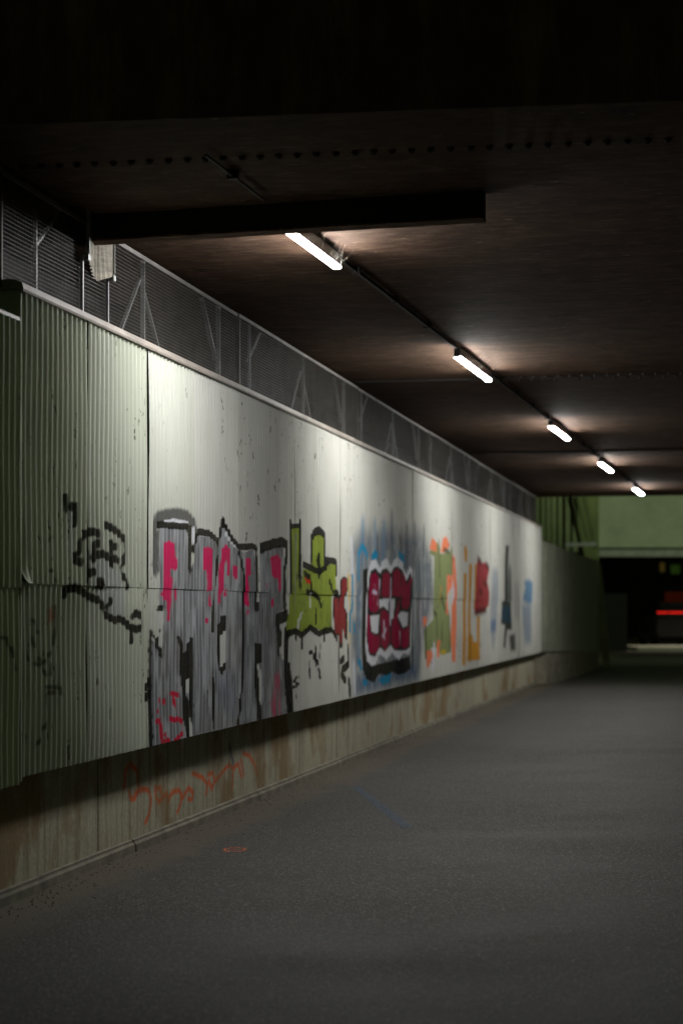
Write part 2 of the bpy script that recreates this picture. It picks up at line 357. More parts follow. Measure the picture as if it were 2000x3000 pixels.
# --- green creature-like letters
pw.zoom(800, 1450, .3189)
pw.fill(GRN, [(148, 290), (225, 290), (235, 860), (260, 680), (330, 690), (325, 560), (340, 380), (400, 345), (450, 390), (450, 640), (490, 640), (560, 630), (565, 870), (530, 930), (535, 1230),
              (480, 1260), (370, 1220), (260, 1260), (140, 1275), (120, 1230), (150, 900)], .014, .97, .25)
pw.line((.30, .30, .29), [(190, 370), (195, 1100)], .02, .02, .7)
pw.fill(PALE, [(265, 1075), (250, 1130), (225, 1235), (205, 1230), (225, 1130), (245, 1080)], .02)
for P, r in (([(150, 250), (155, 285), (220, 285), (225, 245)], .016), ([(148, 290), (150, 880)], .02), ([(228, 290), (235, 840)], .03), ([(262, 640), (330, 672), (400, 705), (470, 665), (482, 620)], .022),
             ([(328, 600), (335, 400), (360, 345), (410, 325), (450, 370), (455, 640)], .028), ([(470, 600), (560, 612), (565, 720)], .024), ([(400, 600), (405, 700)], .05),
             ([(290, 890), (370, 910), (420, 960), (437, 1020)], .018), ([(505, 800), (530, 890)], .02), ([(545, 900), (575, 900), (600, 970)], .022), ([(270, 720), (320, 760), (340, 880)], .02),
             ([(130, 1275), (200, 1250), (258, 1290), (330, 1218), (420, 1275), (470, 1250), (540, 1240)], .022), ([(255, 1280), (262, 1400)], .018), ([(200, 1290), (212, 1330)], .014),
             ([(465, 1260), (468, 1330)], .018), ([(540, 1240), (585, 1330)], .018), ([(390, 1040), (385, 1180)], .012), ([(495, 1050), (490, 1220)], .012),
             ([(150, 1600), (165, 2000)], .045), ([(325, 1452), (350, 1440)], .014), ([(328, 1500), (335, 1680)], .01), ([(380, 1400), (392, 1560)], .02), ([(430, 1380), (425, 1480)], .02), ([(368, 1480), (412, 1555)], .02),
             ([(410, 1600), (428, 1680)], .022), ([(615, 1530), (645, 1500)], .025), ([(620, 1610), (682, 1560)], .03), ([(618, 1650), (652, 1700)], .03), ([(690, 1700), (694, 1830)], .03), ([(680, 1380), (688, 1560)], .02)): pw.line(BLK, P, r * 1.35, .006)
for k in range(14): x = R.uniform(185, 230); y = R.uniform(1660, 1900); pw.line(BLK, [(x, y), (x + R.uniform(-8, 8), y + R.uniform(8, 30))], .014)
pw.fill((.75, .03, .01), [(275, 755), (320, 785), (322, 822), (285, 805)], .012)
pw.line(PALE, [(330, 920), (333, 1020)], .02, .02)
RBR = (.34, .035, .04)
pw.fill(BLK, [(600, 790), (635, 740), (678, 775), (672, 880), (648, 950), (648, 1030), (672, 1080), (676, 1340), (650, 1310), (638, 1220), (634, 1400), (606, 1410), (598, 1290), (562, 1300), (545, 1080), (540, 950), (570, 900), (600, 970)], .02)
pw.fill(RBR, [(612, 790), (635, 758), (668, 780), (662, 870), (640, 950), (640, 1040), (663, 1085), (668, 1310), (650, 1290), (630, 1190), (628, 1360), (612, 1360), (602, 1270), (568, 1280), (552, 1080), (550, 965), (572, 940), (602, 990), (620, 900)], .014, 1, .3)
pw.fill((.68, .50, .20), [(668, 735), (690, 720), (708, 760), (710, 1300), (692, 1430), (682, 1200), (690, 1000), (672, 900)], .03, .8)
# --- grey blue sprayed field with the maroon piece
pw.fill(GRY, [(715, 440), (790, 330), (900, 310), (1080, 300), (1100, 360), (1330, 340), (1380, 420), (1440, 600), (1470, 1000), (1400, 1200), (1345, 1500), (1335, 1700), (730, 1860), (712, 1300)], .30, .85, patch=.45)
for x, y0, y1, r, c in ((810, 250, 600, .10, (.10, .25, .44)), (920, 270, 520, .10, (.16, .32, .50)), (1000, 280, 560, .10, (.14, .30, .50)), (1072, 180, 480, .09, (.04, .07, .12)), (1110, 330, 600, .09, (.30, .36, .42)), (1215, 300, 640, .12, (.06, .07, .09)),
                        (1290, 300, 620, .12, (.05, .06, .08)), (1375, 320, 520, .09, (.06, .08, .10)), (1160, 420, 640, .12, (.07, .08, .10)), (940, 430, 600, .10, (.08, .10, .13)), (1330, 620, 1300, .18, (.11, .12, .13)), (780, 900, 1500, .09, (.08, .20, .36))):
    pw.line(c, [(x, y0), (x, y1)], r * .5, r * 1.6, .75)
pw.line((.70, .72, .82), [(705, 430), (715, 900)], .05, .12, .9); pw.line((.70, .72, .82), [(735, 1560), (740, 1800)], .04, .10, .85)
pw.fill((.10, .16, .27), [(780, 1650), (1290, 1540), (1320, 1680), (760, 1830)], .15, .8, patch=.5)
for P in ([(765, 770), (765, 560), (800, 470), (838, 510), (850, 560)], [(715, 760), (720, 1000), (702, 1090), (700, 1230)], [(735, 1180), (738, 1250)]): pw.line(CYN, P, .035, .02)
for P in ([(885, 560), (915, 505), (952, 525), (945, 590), (900, 600)], [(1138, 505), (1190, 550), (1195, 630), (1150, 600)], [(770, 1520), (805, 1505), (812, 1600), (795, 1615)], [(810, 1700), (860, 1690), (850, 1750), (815, 1755)],
          [(955, 1690), (1075, 1630), (1065, 1720), (1000, 1745)]): pw.fill(CYN, P, .03)
pw.fill(BLK, [(820, 690), (860, 670), (860, 1500), (930, 1560), (1250, 1480), (1255, 1600), (1200, 1640), (1140, 1655), (1080, 1625), (1040, 1660), (970, 1645), (920, 1725), (850, 1695), (815, 1600)], .02)
pw.fill(WHT, [(865, 680), (890, 600), (930, 590), (970, 680), (985, 610), (1030, 580), (1065, 660), (1090, 600), (1130, 570), (1180, 620), (1190, 680), (1215, 740), (1240, 660), (1265, 680), (1272, 1390), (1240, 1470), (1190, 1450), (1150, 1515),
              (1080, 1450), (1030, 1515), (970, 1460), (940, 1560), (900, 1570), (855, 1520), (840, 1300), (850, 900)], .025)
pw.fill(BLK, [(880, 700), (930, 670), (970, 730), (985, 690), (1030, 670), (1065, 725), (1090, 670), (1130, 650), (1180, 690), (1215, 790), (1250, 710), (1268, 790), (1252, 1400), (1210, 1430), (1150, 1432), (1110, 1430), (1070, 1380), (1010, 1440),
              (970, 1400), (930, 1490), (880, 1470), (850, 1300), (855, 920)], .02)
for P in ([(885, 735), (925, 712), (958, 760), (966, 1050), (930, 1085), (888, 1068), (862, 1010)], [(858, 1100), (884, 1100), (888, 1262), (930, 1298), (968, 1285), (965, 1400), (930, 1462), (882, 1450), (862, 1320)],
          [(990, 735), (1030, 705), (1060, 740), (1064, 925), (1030, 945), (985, 925)], [(980, 1085), (1010, 1050), (1058, 1100), (1068, 1340), (1020, 1425), (976, 1370)],
          [(1085, 705), (1130, 672), (1165, 720), (1163, 925), (1140, 945), (1100, 925), (1080, 930)], [(1082, 1180), (1110, 1110), (1140, 990), (1160, 960), (1150, 1060), (1130, 1130), (1168, 1225), (1165, 1380), (1120, 1418), (1080, 1360)],
          [(1175, 705), (1198, 750), (1220, 835), (1258, 745), (1263, 790), (1250, 825), (1248, 1000), (1220, 1052), (1180, 1040), (1165, 900)], [(1172, 1225), (1210, 1240), (1248, 1195), (1248, 1375), (1200, 1415), (1172, 1380)]): pw.fill(MAR, P, .02)
for P in ([(885, 1112), (965, 1102), (960, 1258), (930, 1278), (892, 1248)], [(970, 960), (1060, 952), (1050, 1068), (1010, 1020), (975, 1040)], [(1075, 962), (1110, 952), (1096, 1130), (1076, 1150)], [(1140, 1112), (1170, 1070), (1232, 1082), (1230, 1198), (1190, 1218)]):
    pw.fill(WHT, P, .02)
for P in ([(920, 825), (920, 960)], [(905, 890), (938, 900)], [(1010, 1170), (1015, 1320)], [(996, 1300), (1030, 1230)], [(962, 790), (955, 1000)], [(1066, 770), (1070, 1180)], [(1160, 1260), (1162, 1360)]): pw.line((.68, .62, .78), P, .022, .02, .9)
# --- orange and olive letters, ochre letters, red patch, blue and black strokes further on
pw.zoom(1200, 1400, .3189)
pw.fill(OLV, [(160, 690), (240, 590), (265, 640), (265, 700), (360, 680), (375, 620), (380, 900), (330, 900), (330, 1060), (360, 1300), (370, 1600), (280, 1630), (250, 1560), (190, 1560), (130, 1660), (120, 1400), (210, 1300), (210, 1000), (210, 720)], .03, .95)
for P in ([(165, 655), (190, 545), (235, 600), (235, 685)], [(272, 685), (290, 560), (320, 533), (360, 620), (340, 650), (300, 685)], [(378, 708), (405, 730), (412, 930), (420, 1000), (415, 1685), (380, 1695), (368, 1500), (380, 1100)],
          [(332, 890), (372, 900), (382, 980), (335, 1080), (350, 1250), (330, 1260)], [(110, 1290), (150, 1265), (145, 1340), (120, 1372)], [(145, 1590), (190, 1580), (205, 1640), (160, 1755), (145, 1720)], [(245, 1500), (270, 1490), (265, 1655), (240, 1640)]): pw.fill(SAL, P, .03)
for P in ([(255, 580), (260, 900)], [(215, 1230), (240, 1260), (245, 1450)], [(280, 1080), (322, 1220)], [(300, 660), (350, 680)], [(352, 1250), (355, 1560)], [(138, 1380), (140, 1650)], [(290, 1330), (285, 1480)]): pw.line((.035, .04, .015), P, .03, .05, .85)
pw.line((.62, .25, .02), [(275, 1010), (268, 1130)], .03, .03); pw.line((.55, .40, .02), [(285, 1600), (320, 1600)], .03, .03)
pw.line((.62, .45, .55), [(95, 1160), (100, 1500)], .035, .04, .7); pw.line((.68, .68, .80), [(380, 980), (395, 1060), (380, 1130)], .05, .05); pw.line((.68, .68, .80), [(215, 1540), (205, 1740)], .05, .06)
for P in ([(485, 640), (500, 615), (515, 680), (510, 772), (488, 765)], [(483, 880), (510, 868), (502, 1722), (474, 1722)], [(530, 790), (556, 790), (547, 1672), (518, 1682), (530, 1100)], [(583, 790), (602, 790), (600, 1240), (583, 1200)],
          [(520, 1450), (570, 1440), (575, 1510), (635, 1500), (635, 1672), (520, 1685)], [(612, 1270), (636, 1270), (636, 1510), (612, 1510)]): pw.fill(OCH, P, .03)
pw.line((.10, .06, .01), [(545, 1440), (545, 1660)], .05, .06, .8)
pw.fill((.33, .025, .035), [(600, 790), (615, 730), (640, 780), (690, 780), (720, 830), (702, 950), (722, 1050), (720, 1170), (690, 1200), (690, 1222), (588, 1255)], .04)
for P in ([(610, 740), (645, 780)], [(630, 1040), (650, 1050)], [(670, 960), (690, 980)], [(690, 790), (715, 830)], [(600, 1240), (690, 1215)]): pw.line((.06, .01, .012), P, .05, .08, .8)
pw.fill((.20, .25, .33), [(750, 830), (800, 840), (802, 1100), (785, 1450), (755, 1600), (733, 1400), (740, 1100)], .18, .65)
pw.fill((.09, .16, .30), [(738, 1310), (792, 1300), (787, 1405), (738, 1425)], .12, .8)
pw.fill((.012, .022, .02), [(868, 620), (897, 620), (888, 1130), (922, 1140), (932, 1395), (890, 1395), (872, 1565), (853, 1555), (865, 1350), (828, 1342), (843, 1130), (858, 1130)], .05)
pw.fill((.06, .075, .07), [(903, 770), (920, 850), (927, 1140), (885, 1130)], .08, .9)
pw.fill(NAV, [(845, 1180), (920, 1180), (921, 1325), (838, 1318)], .08)
pw.fill((.02, .022, .02), [(908, 1450), (960, 1430), (967, 1580), (925, 1595)], .09, .9)
pw.fill((.05, .19, .36), [(1040, 950), (1080, 930), (1118, 960), (1112, 1150), (1080, 1162), (1028, 1120), (1050, 1010)], .12, .9)
pw.fill((.15, .22, .32), [(1020, 1160), (1110, 1160), (1105, 1520), (1050, 1522), (1030, 1350)], .20, .75)
pw.fill((.30, .29, .29), [(950, 960), (990, 960), (997, 1300), (953, 1290)], .25, .5)
# --- plinth scrawl
pp = Paint(-.10); pp.zoom(0, 2000, .574); ORG = (.80, .12, .012)
for P in ([(635, 530), (640, 450), (665, 415), (700, 450), (707, 540), (685, 595), (665, 590), (660, 560)], [(690, 562), (720, 545), (760, 550), (770, 600), (760, 670), (742, 715)],
          [(790, 540), (818, 538), (830, 590), (810, 612), (795, 580), (790, 540)], [(830, 585), (850, 560), (856, 600), (880, 560), (910, 545), (926, 570), (920, 620), (905, 660)],
          [(930, 592), (960, 535), (985, 560), (980, 595), (960, 590)], [(980, 465), (1030, 480), (1060, 520), (1050, 570)], [(1060, 470), (1085, 460), (1095, 500), (1080, 540), (1065, 500)],
          [(1100, 500), (1130, 460), (1170, 420), (1190, 440), (1185, 540)], [(1190, 440), (1215, 410), (1230, 480)], [(1240, 360), (1270, 370), (1300, 420), (1315, 470)], [(1230, 395), (1242, 470)]):
    pp.line(ORG, P, .018, .02, 1.0)
pp.line((.03, .07, .20), [(1172, 320), (1190, 412)], .02, .05, .9)

def paint_mesh(o, S, Z, P, base):
    C = P.apply(S, Z, base); a = o.data.color_attributes.new('paint', 'FLOAT_COLOR', 'POINT')
    a.data.foreach_set('color', np.hstack([C, np.ones((len(C), 1))]).astype(np.float32).ravel())
def grid_obj(name, ss, zz, offf, mat, parent, P, base, smooth=True):
    ss = np.array(ss); zz = np.array(zz); nS, nZ = len(ss), len(zz)
    S, Z = np.meshgrid(ss, zz); S = S.ravel(); Z = Z.ravel(); O = offf(S, Z)
    V = np.stack([AW + DW[0] * S + NW[0] * O, DW[1] * S + NW[1] * O, Z], 1)
    i = np.arange((nZ - 1) * (nS - 1)); r = i // (nS - 1); c = i % (nS - 1); a = r * nS + c
    F = np.stack([a, a + 1, a + nS + 1, a + nS], 1)
    me = bpy.data.meshes.new(name)
    me.vertices.add(len(V)); me.vertices.foreach_set('co', V.astype(np.float32).ravel())
    me.loops.add(F.size); me.loops.foreach_set('vertex_index', F.ravel().astype(np.int32))
    me.polygons.add(len(F)); me.polygons.foreach_set('loop_start', np.arange(0, F.size, 4, dtype=np.int32))
    me.update(calc_edges=True)
    me.polygons.foreach_set('use_smooth', np.full(len(F), smooth))
    me.materials.append(mat); me.validate()
    o = link(bpy.data.objects.new(name, me), parent); paint_mesh(o, S, Z, P, base); return o

# ------------------------------------------------------------------ ground
g = MB(); g.add([(-300, -60, 0), (300, -60, 0), (300, 600, 0), (-300, 600, 0)], [(0, 1, 2, 3)])
tag(g.build('asphalt_ground', M['asphalt']), kind='structure')

# ------------------------------------------------------------------ concrete plinth
PO = -.10
plinth = thing('concrete_plinth', 'low stained concrete wall foot below the corrugated sheets with orange scrawl', 'wall', loc=W(10, PO - .2, 0))
plinth_inv = Matrix.Translation(plinth.location).inverted()
def adopt(o, parent):
    o.parent = parent; o.matrix_parent_inverse = Matrix.Translation(parent.location).inverted(); return o
CONC = (.47, .44, .32)
joint_px = [287, 637, 985, 1180]
joints = [5.0, 7.2] + [px2w(u, 2400, PO)[0] for u in joint_px]
while joints[-1] < 34: joints.append(joints[-1] + 2.6)
joints = [j for j in joints if j < 34.2] + [34.8]
for a, b in zip(joints[:-1], joints[1:]):
    fine = b > 8.0 and a < 16
    st = .011 if fine else .12
    ss = np.linspace(a + .006, b - .006, max(3, int((b - a) / st)))
    zs = np.linspace(.075, .72, 62 if fine else 10); zs = np.append(zs, 3.0)
    sd = R.uniform(-.004, .004)
    face = grid_obj('concrete_block', ss, zs, lambda S, Z, sd=sd: PO + sd + .003 * (vnoise(S * 3, Z * 3, 4) - .5), M['plinth'], None, pp, CONC)
    adopt(face, plinth)
core = MB()
core.hexa([W(5, PO - .35, .0), W(34.8, PO - .35, 0), W(34.8, PO - .012, 0), W(5, PO - .012, 0), W(5, PO - .35, 3.02), W(34.8, PO - .35, 3.02), W(34.8, PO - .012, 3.02), W(5, PO - .012, 3.02)])
adopt(core.build('wall_core', M['dark_concrete']), plinth)
s_ = 5.0
while s_ < 34.6:                                   # ledge at the foot, in pieces with joints
    e = min(34.8, s_ + 1.45); m = MB(); j = R.uniform(-.004, .004)
    A = [(.012, 0), (.040 + j, 0), (.036 + j, .045), (.022 + j, .058), (.020 + j, .072), (-.008, .080)]
    n = len(A); v = [W(s_ + .004, PO + o, z) for o, z in A] + [W(e - .004, PO + o, z) for o, z in A]
    m.add(v, [(i, i + n, i + n + 1, i + 1) for i in range(n - 1)] + [tuple(range(n)), tuple(reversed(range(n, 2 * n)))])
    adopt(m.build('foot_ledge', M['ledge']), plinth); s_ = e

# ------------------------------------------------------------------ corrugated cladding
clad = thing('corrugated_wall', 'long tall wall of white corrugated metal sheets covered in graffiti', 'wall', loc=W(20, -.1, .64))
near = thing('corrugated_wall', 'lower green-white corrugated section at the left edge of the picture', 'wall', loc=W(7.5, -.1, .6))
Z0, ZM, Z1 = .647, 1.645, 3.118
seams = [8.846, 9.794, 10.80, 11.77, 12.79, 13.66, 14.53, 15.40, 16.27]
while seams[-1] < 33.6: seams.append(seams[-1] + .975)
seams[-1] = 34.82
def sheet(a, b, z0, z1, upper, parent, gap=.005, bend=False):
    mid = (a + b) / 2
    nseg = 8 if mid < 12.8 else 6 if mid < 17 else 5 if mid < 24 else 4
    st = PITCH / nseg; ss = np.arange(math.ceil((a + gap) / st + .2), (b - gap) / st - .2) * st; ss = np.concatenate([[a + gap], ss, [b - gap]])
    dz = .0062 if mid < 17 else .011 if mid < 25 else .015
    if upper: zz = np.concatenate([np.arange(z0, 2.64, dz), np.linspace(2.64, z1, 9)])
    else: zz = np.linspace(z0, z1, int((z1 - z0) / dz))
    t1, t2, t3 = R.uniform(-.001, .001), R.uniform(-.0006, .0006), R.uniform(-.005, .005)
    lift = .007 if upper else 0.0; ph = R.uniform(0, 6.28)
    def off(S, Z):
        q = (S - mid) / (b - a); w = (Z - z0) / (z1 - z0)
        o = .0130 * np.sin(2 * np.pi * S / PITCH) + lift + t1 + t2 * q * 2 + t3 * np.sin(np.pi * w) + .003 * np.sin(w * 7 + ph + q * 3)
        if bend: o = o + .05 * np.clip((a + .13 - S) / .13, 0, 1) ** 1.5 * np.clip((z0 + .09 - Z) / .09, 0, 1) ** 1.5
        return o
    o = grid_obj('corrugated_sheet', ss, zz, off, M['sheet'], None, pw, (.43, .48, .34) if parent is not clad else (.50, .54, .42) if a < 9 else (.545, .575, .48) if a < 10 else (.585, .60, .53) if a < 11 else WHITE)  # leftmost white sheets stepped greener: the dim end's green cast put into colour
    adopt(o, parent)
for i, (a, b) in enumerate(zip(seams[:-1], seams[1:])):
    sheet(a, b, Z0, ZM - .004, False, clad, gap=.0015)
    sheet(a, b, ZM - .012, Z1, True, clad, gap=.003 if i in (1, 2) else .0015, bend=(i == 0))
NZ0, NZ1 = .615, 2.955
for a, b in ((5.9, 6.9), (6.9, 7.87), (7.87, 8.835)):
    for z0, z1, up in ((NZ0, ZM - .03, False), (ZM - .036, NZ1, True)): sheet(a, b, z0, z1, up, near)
m = MB(); m.hexa([W(5.9, -.02, NZ1), W(8.83, -.02, NZ1), W(8.83, .014, NZ1), W(5.9, .014, NZ1), W(5.9, -.02, NZ1 + .02), W(8.83, -.02, NZ1 + .02), W(8.83, .010, NZ1 + .02), W(5.9, .010, NZ1 + .02)])
adopt(m.build('cap_rail', M['cap']), near)
m = MB(); m.hexa([W(8.836, -.14, .63), W(8.846, -.14, .63), W(8.846, .014, .63), W(8.836, .014, .63), W(8.836, -.14, 3.12), W(8.846, -.14, 3.12), W(8.846, .014, 3.12), W(8.836, .014, 3.12)])
adopt(m.build('end_trim', M['green_paint']), clad)
s_ = 8.82
while s_ < 34.6:
    e = min(34.85, s_ + 3.0); m = MB()
    A = [(-.13, 3.118), (.010, 3.118), (.030, 3.106), (.034, 3.118), (.026, 3.150), (-.02, 3.168), (-.13, 3.170)]
    n = len(A); v = [W(s_ + .001, o, z) for o, z in A] + [W(e - .001, o, z) for o, z in A]
    m.add(v, [(i, i + n, (i + 1) % n + n, (i + 1) % n) for i in range(n)] + [tuple(reversed(range(n))), tuple(range(n, 2 * n))])
    adopt(m.build('cap_rail', M['cap']), clad); s_ = e

# ------------------------------------------------------------------ wire mesh fence above, lattice girder behind it
FO, FZ0, FZ1 = -.09, 3.13, lift_z(3.715)
fence = thing('wire_fence', 'grey wire mesh screen between the corrugated wall and the ceiling', 'fence', loc=W(20, FO, 3.17))
bays = [4.25 + 4.16 * k for k in range(8)]
bays = [b * SY * 1.026 for b in bays]; bays[-1] = 34.8
for k, (a, b) in enumerate(zip(bays[:-1], bays[1:])):
    d = MB(); fo = FO - (.012 if k % 2 else 0)
    zt = FZ1 - .012; nz = 27
    for i in range(nz):
        z = FZ0 + .01 + (zt - FZ0 - .02) * i / (nz - 1)
        d.bar(W(a + .01, fo, z), W(b - .01, fo, z), .0026)
    x = a + .02
    while x < b - .015:
        d.bar(W(x, fo - .003, FZ0), W(x, fo - .003, zt), .0020); x += .021 if b < 21 else .03
    tag(adopt(d.build('wire_mesh', M['wire']), fence), kind='stuff')
    m = MB(); m.bar(W(a + .004, fo + .003, FZ1 - .012), W(b - .004, fo + .003, FZ1 - .012), .010, .026); adopt(m.build('top_rail', M['rail']), fence)
    for x in (a + .012, b - .012):
        m = MB(); m.bar(W(x, fo + .002, FZ0), W(x, fo + .002, FZ1 - .026), .012, .018); adopt(m.build('edge_bar', M['wire']), fence)
for k, (a, b) in enumerate(zip(bays[:-1], bays[1:])):
    gd = thing('lattice_frame', ('steel lattice frame behind the mesh, %s bay from the left edge' % ['nearest hidden', 'first', 'second', 'third', 'fourth', 'fifth', 'farthest'][k]) if k else 'steel lattice frame behind the mesh at the left edge of the picture', 'steel frame', 'lattice frames behind the mesh', loc=W((a + b) / 2, -.4, 3.1))
    lo = -.20
    p1, p2, c = a + .70, b - .17, a + 2.49
    def br(nm, s0, z0, s1, z1, w=.022, o=lo):
        m = MB(); m.bar(W(s0, o, min(CZ - .002, 1.5 + (z0 - 1.5) * 1.05)), W(s1, o, min(CZ - .002, 1.5 + (z1 - 1.5) * 1.05)), w, w * .8); adopt(m.build(nm, M['galv']), gd)
    br('post', p1, 3.05, p1, 3.75); br('post', p2, 3.05, p2, 3.75, .03); br('post', c, 3.05, c, 3.75, .026)
    br('brace', p1 + .01, 3.38, p1 + .40, 3.74, .018, lo - .02); br('brace', p2 - .01, 3.28, p2 - .36, 3.74, .03, lo - .02)
    br('brace', c - .012, 3.54, c - .46, 3.08, .022, lo - .02); br('brace', c + .012, 3.54, c + .46, 3.08, .022, lo - .02)
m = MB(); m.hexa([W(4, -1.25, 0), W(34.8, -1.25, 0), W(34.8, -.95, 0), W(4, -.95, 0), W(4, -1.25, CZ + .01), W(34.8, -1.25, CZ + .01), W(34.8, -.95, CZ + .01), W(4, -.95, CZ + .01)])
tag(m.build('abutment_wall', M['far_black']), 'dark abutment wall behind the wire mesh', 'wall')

# ------------------------------------------------------------------ bridge deck: steel ceiling with bolted joints
deck = thing('bridge_deck', 'rust brown steel underside of the bridge forming the ceiling', 'bridge', loc=(2, 20, CZ))
def cross(y0, k):            # a line across the tunnel: y = y0 + k * x
    return lambda x: y0 + k * x
E0 = cross(7.73 * UP, -.123); J1 = cross(8.40 * UP, -.159); J2 = cross(16.9 * UP, -.19); J3 = cross(25.0 * UP, -.20); E1 = cross(35.0 * UP, -.19)
def wall_hit(f, off):        # where that line meets a line parallel to the wall
    ax = AW + off * (NW[0] - KW * NW[1]); x = 0
    for _ in range(30): x = ax + KW * f(x)
    return x, f(x)
def deck_plate(fa, fb, gap, z):
    a = wall_hit(fa, -.95); b = wall_hit(fb, -.95); xr = 9.0
    P = [(a[0], a[1] + gap), (xr + a[0] + 1, fa(xr + a[0] + 1) + gap), (xr + b[0] + 1, fb(xr + b[0] + 1) - gap), (b[0], b[1] - gap)]
    m = MB(); m.hexa([(x, y, z) for x, y in P] + [(x, y, z + 1.9) for x, y in P]); adopt(m.build('deck_plate', M['ceiling']), deck)
deck_plate(E0, J2, .004, CZ); deck_plate(J2, J3, .004, CZ + .006); deck_plate(J3, E1, .004, CZ)
bm = MB()
def ring(r, z, n=6): return [(r * math.cos(2 * math.pi * k / n), r * math.sin(2 * math.pi * k / n), z) for k in range(n)]
def lathe(prof, n=6):
    v = []; f = []
    for r, z in prof: v += ring(r, z, n)
    for i in range(len(prof) - 1):
        for k in range(n): f.append((i * n + k, i * n + (k + 1) % n, (i + 1) * n + (k + 1) % n, (i + 1) * n + k))
    f.append(tuple(range((len(prof) - 1) * n, len(prof) * n))); f.append(tuple(reversed(range(n)))); return v, f
bolt_v, bolt_f = lathe([(.019, 0), (.019, -.012), (.012, -.014), (.010, -.022)], 8)
bolt0 = None
def bolt(x, y, z):
    global bolt0
    if bolt0 is None: o = bolt0 = mesh('bolt', bolt_v, bolt_f, M['bolt'])
    else: o = bolt0.copy(); COL.objects.link(o)
    o.location = (x, y, z); o.rotation_euler = (R.uniform(-.04, .04), R.uniform(-.04, .04), R.uniform(0, 1)); o.parent = deck; o.matrix_parent_inverse = Matrix.Translation(deck.location).inverted()
def bolt_row(f, x0, x1, sp, z):
    x = x0
    while x < x1: bolt(x, f(x), z); x += sp * R.uniform(.97, 1.03)
bolt_row(J1, -1.72, 3.4, .094, CZ)
for dy in (-.10, .12): bolt_row(lambda x, dy=dy: J2(x) + dy, 1.3, 6.6, .115, CZ)
for dy in (-.12,): bolt_row(lambda x, dy=dy: J3(x) + dy, 3.4, 9.2, .14, CZ)
# thin cover strips along the joints
for f, w in ((J2, .05), (J3, .06)):
    m = MB(); a = wall_hit(f, -.1); b = (a[0] + 9.0, f(a[0] + 9.0)); m.bar((a[0], a[1], CZ - .006), (b[0], b[1], CZ - .006), w, .014); adopt(m.build('joint_strip', M['black_steel']), deck)
# cross beam under the deck
BL = Vector((-1.42, 9.74, 0)) * UP; BR_ = Vector((.757, 9.16, 0)) * UP; bd = (BR_ - BL).normalized(); BL = BL - bd * .7; bn = Vector((-bd.y, bd.x, 0))
beam = thing('cross_beam', 'black steel cross beam stub under the ceiling in front of the nearest light', 'beam', loc=(-.3, 10.1, lift_z(3.6)))
def beam_part(nm, w0, w1, z0, z1, mat):
    m = MB(); P = [BL + bn * w0, BR_ + bn * w0, BR_ + bn * w1, BL + bn * w1]
    m.hexa([(p.x, p.y, z0) for p in P] + [(p.x, p.y, z1) for p in P]); adopt(m.build(nm, mat), beam)
beam_part('web', .0, .09, lift_z(3.612), CZ - .001, M['black_steel']); beam_part('bottom_flange', -.012, .102, lift_z(3.598), lift_z(3.611), M['ceiling'])
# pale folded shroud where the beam passes the mesh
sh = thing('beam_shroud', 'small pale folded sheet metal bracket on the mesh at the beam end', 'bracket', loc=W(9.9, 0, 3.4))
SO = -.06
sa, _ = px2w(250, 740, SO); sb, _ = px2w(322, 740, SO)
ns, nz = 40, 30; v = []; f = []
for j in range(nz):
    for i in range(ns):
        t = i / (ns - 1); w = j / (nz - 1)
        zb = 3.475 - .075 * (1 - abs(t - .68) / .68 if t < .68 else 1 - (t - .68) / .5)
        z = lift_z(zb + (3.74 - zb) * w)
        o = .02 - .06 * (1 - abs(t - .6) / .6 if t < .6 else 1 - (t - .6) / .4) + .009 * math.sin(t * 62 + (t - .6) * w * 25) * 4 * t * (1 - t)
        v.append(W(sa + (sb - sa) * t, SO + o, z))
for j in range(nz - 1):
    for i in range(ns - 1): a = j * ns + i; f.append((a, a + 1, a + ns + 1, a + ns))
M['shroud'] = plain('shroud_sheet', (.24, .215, .165), .7, 0, .35, 9, stretch=(1, 1, 4))
o = mesh('folded_sheet', v, f, M['shroud'], None, True); adopt(o, sh)
for s0, zb in ((sa - .006, 3.50), (sb + .006, 3.46)):
    m = MB(); m.bar(W(s0, SO + .02, lift_z(zb)), W(s0, SO + .02, lift_z(3.745)), .022, .008); adopt(m.build('side_flange', M['galv']), sh)
    m = MB(); m.bar(W(s0 + .01, SO - .02, 3.13), W(s0 + .01, SO - .02, lift_z(zb)), .016, .014); adopt(m.build('hanger_bar', M['galv']), sh)
    m = MB(); m.bar(W(s0 - .01, SO + .012, lift_z(zb - .02)), W(s0 + .03, SO + .012, lift_z(zb - .02)), .03, .03); adopt(m.build('clamp', M['galv']), sh)

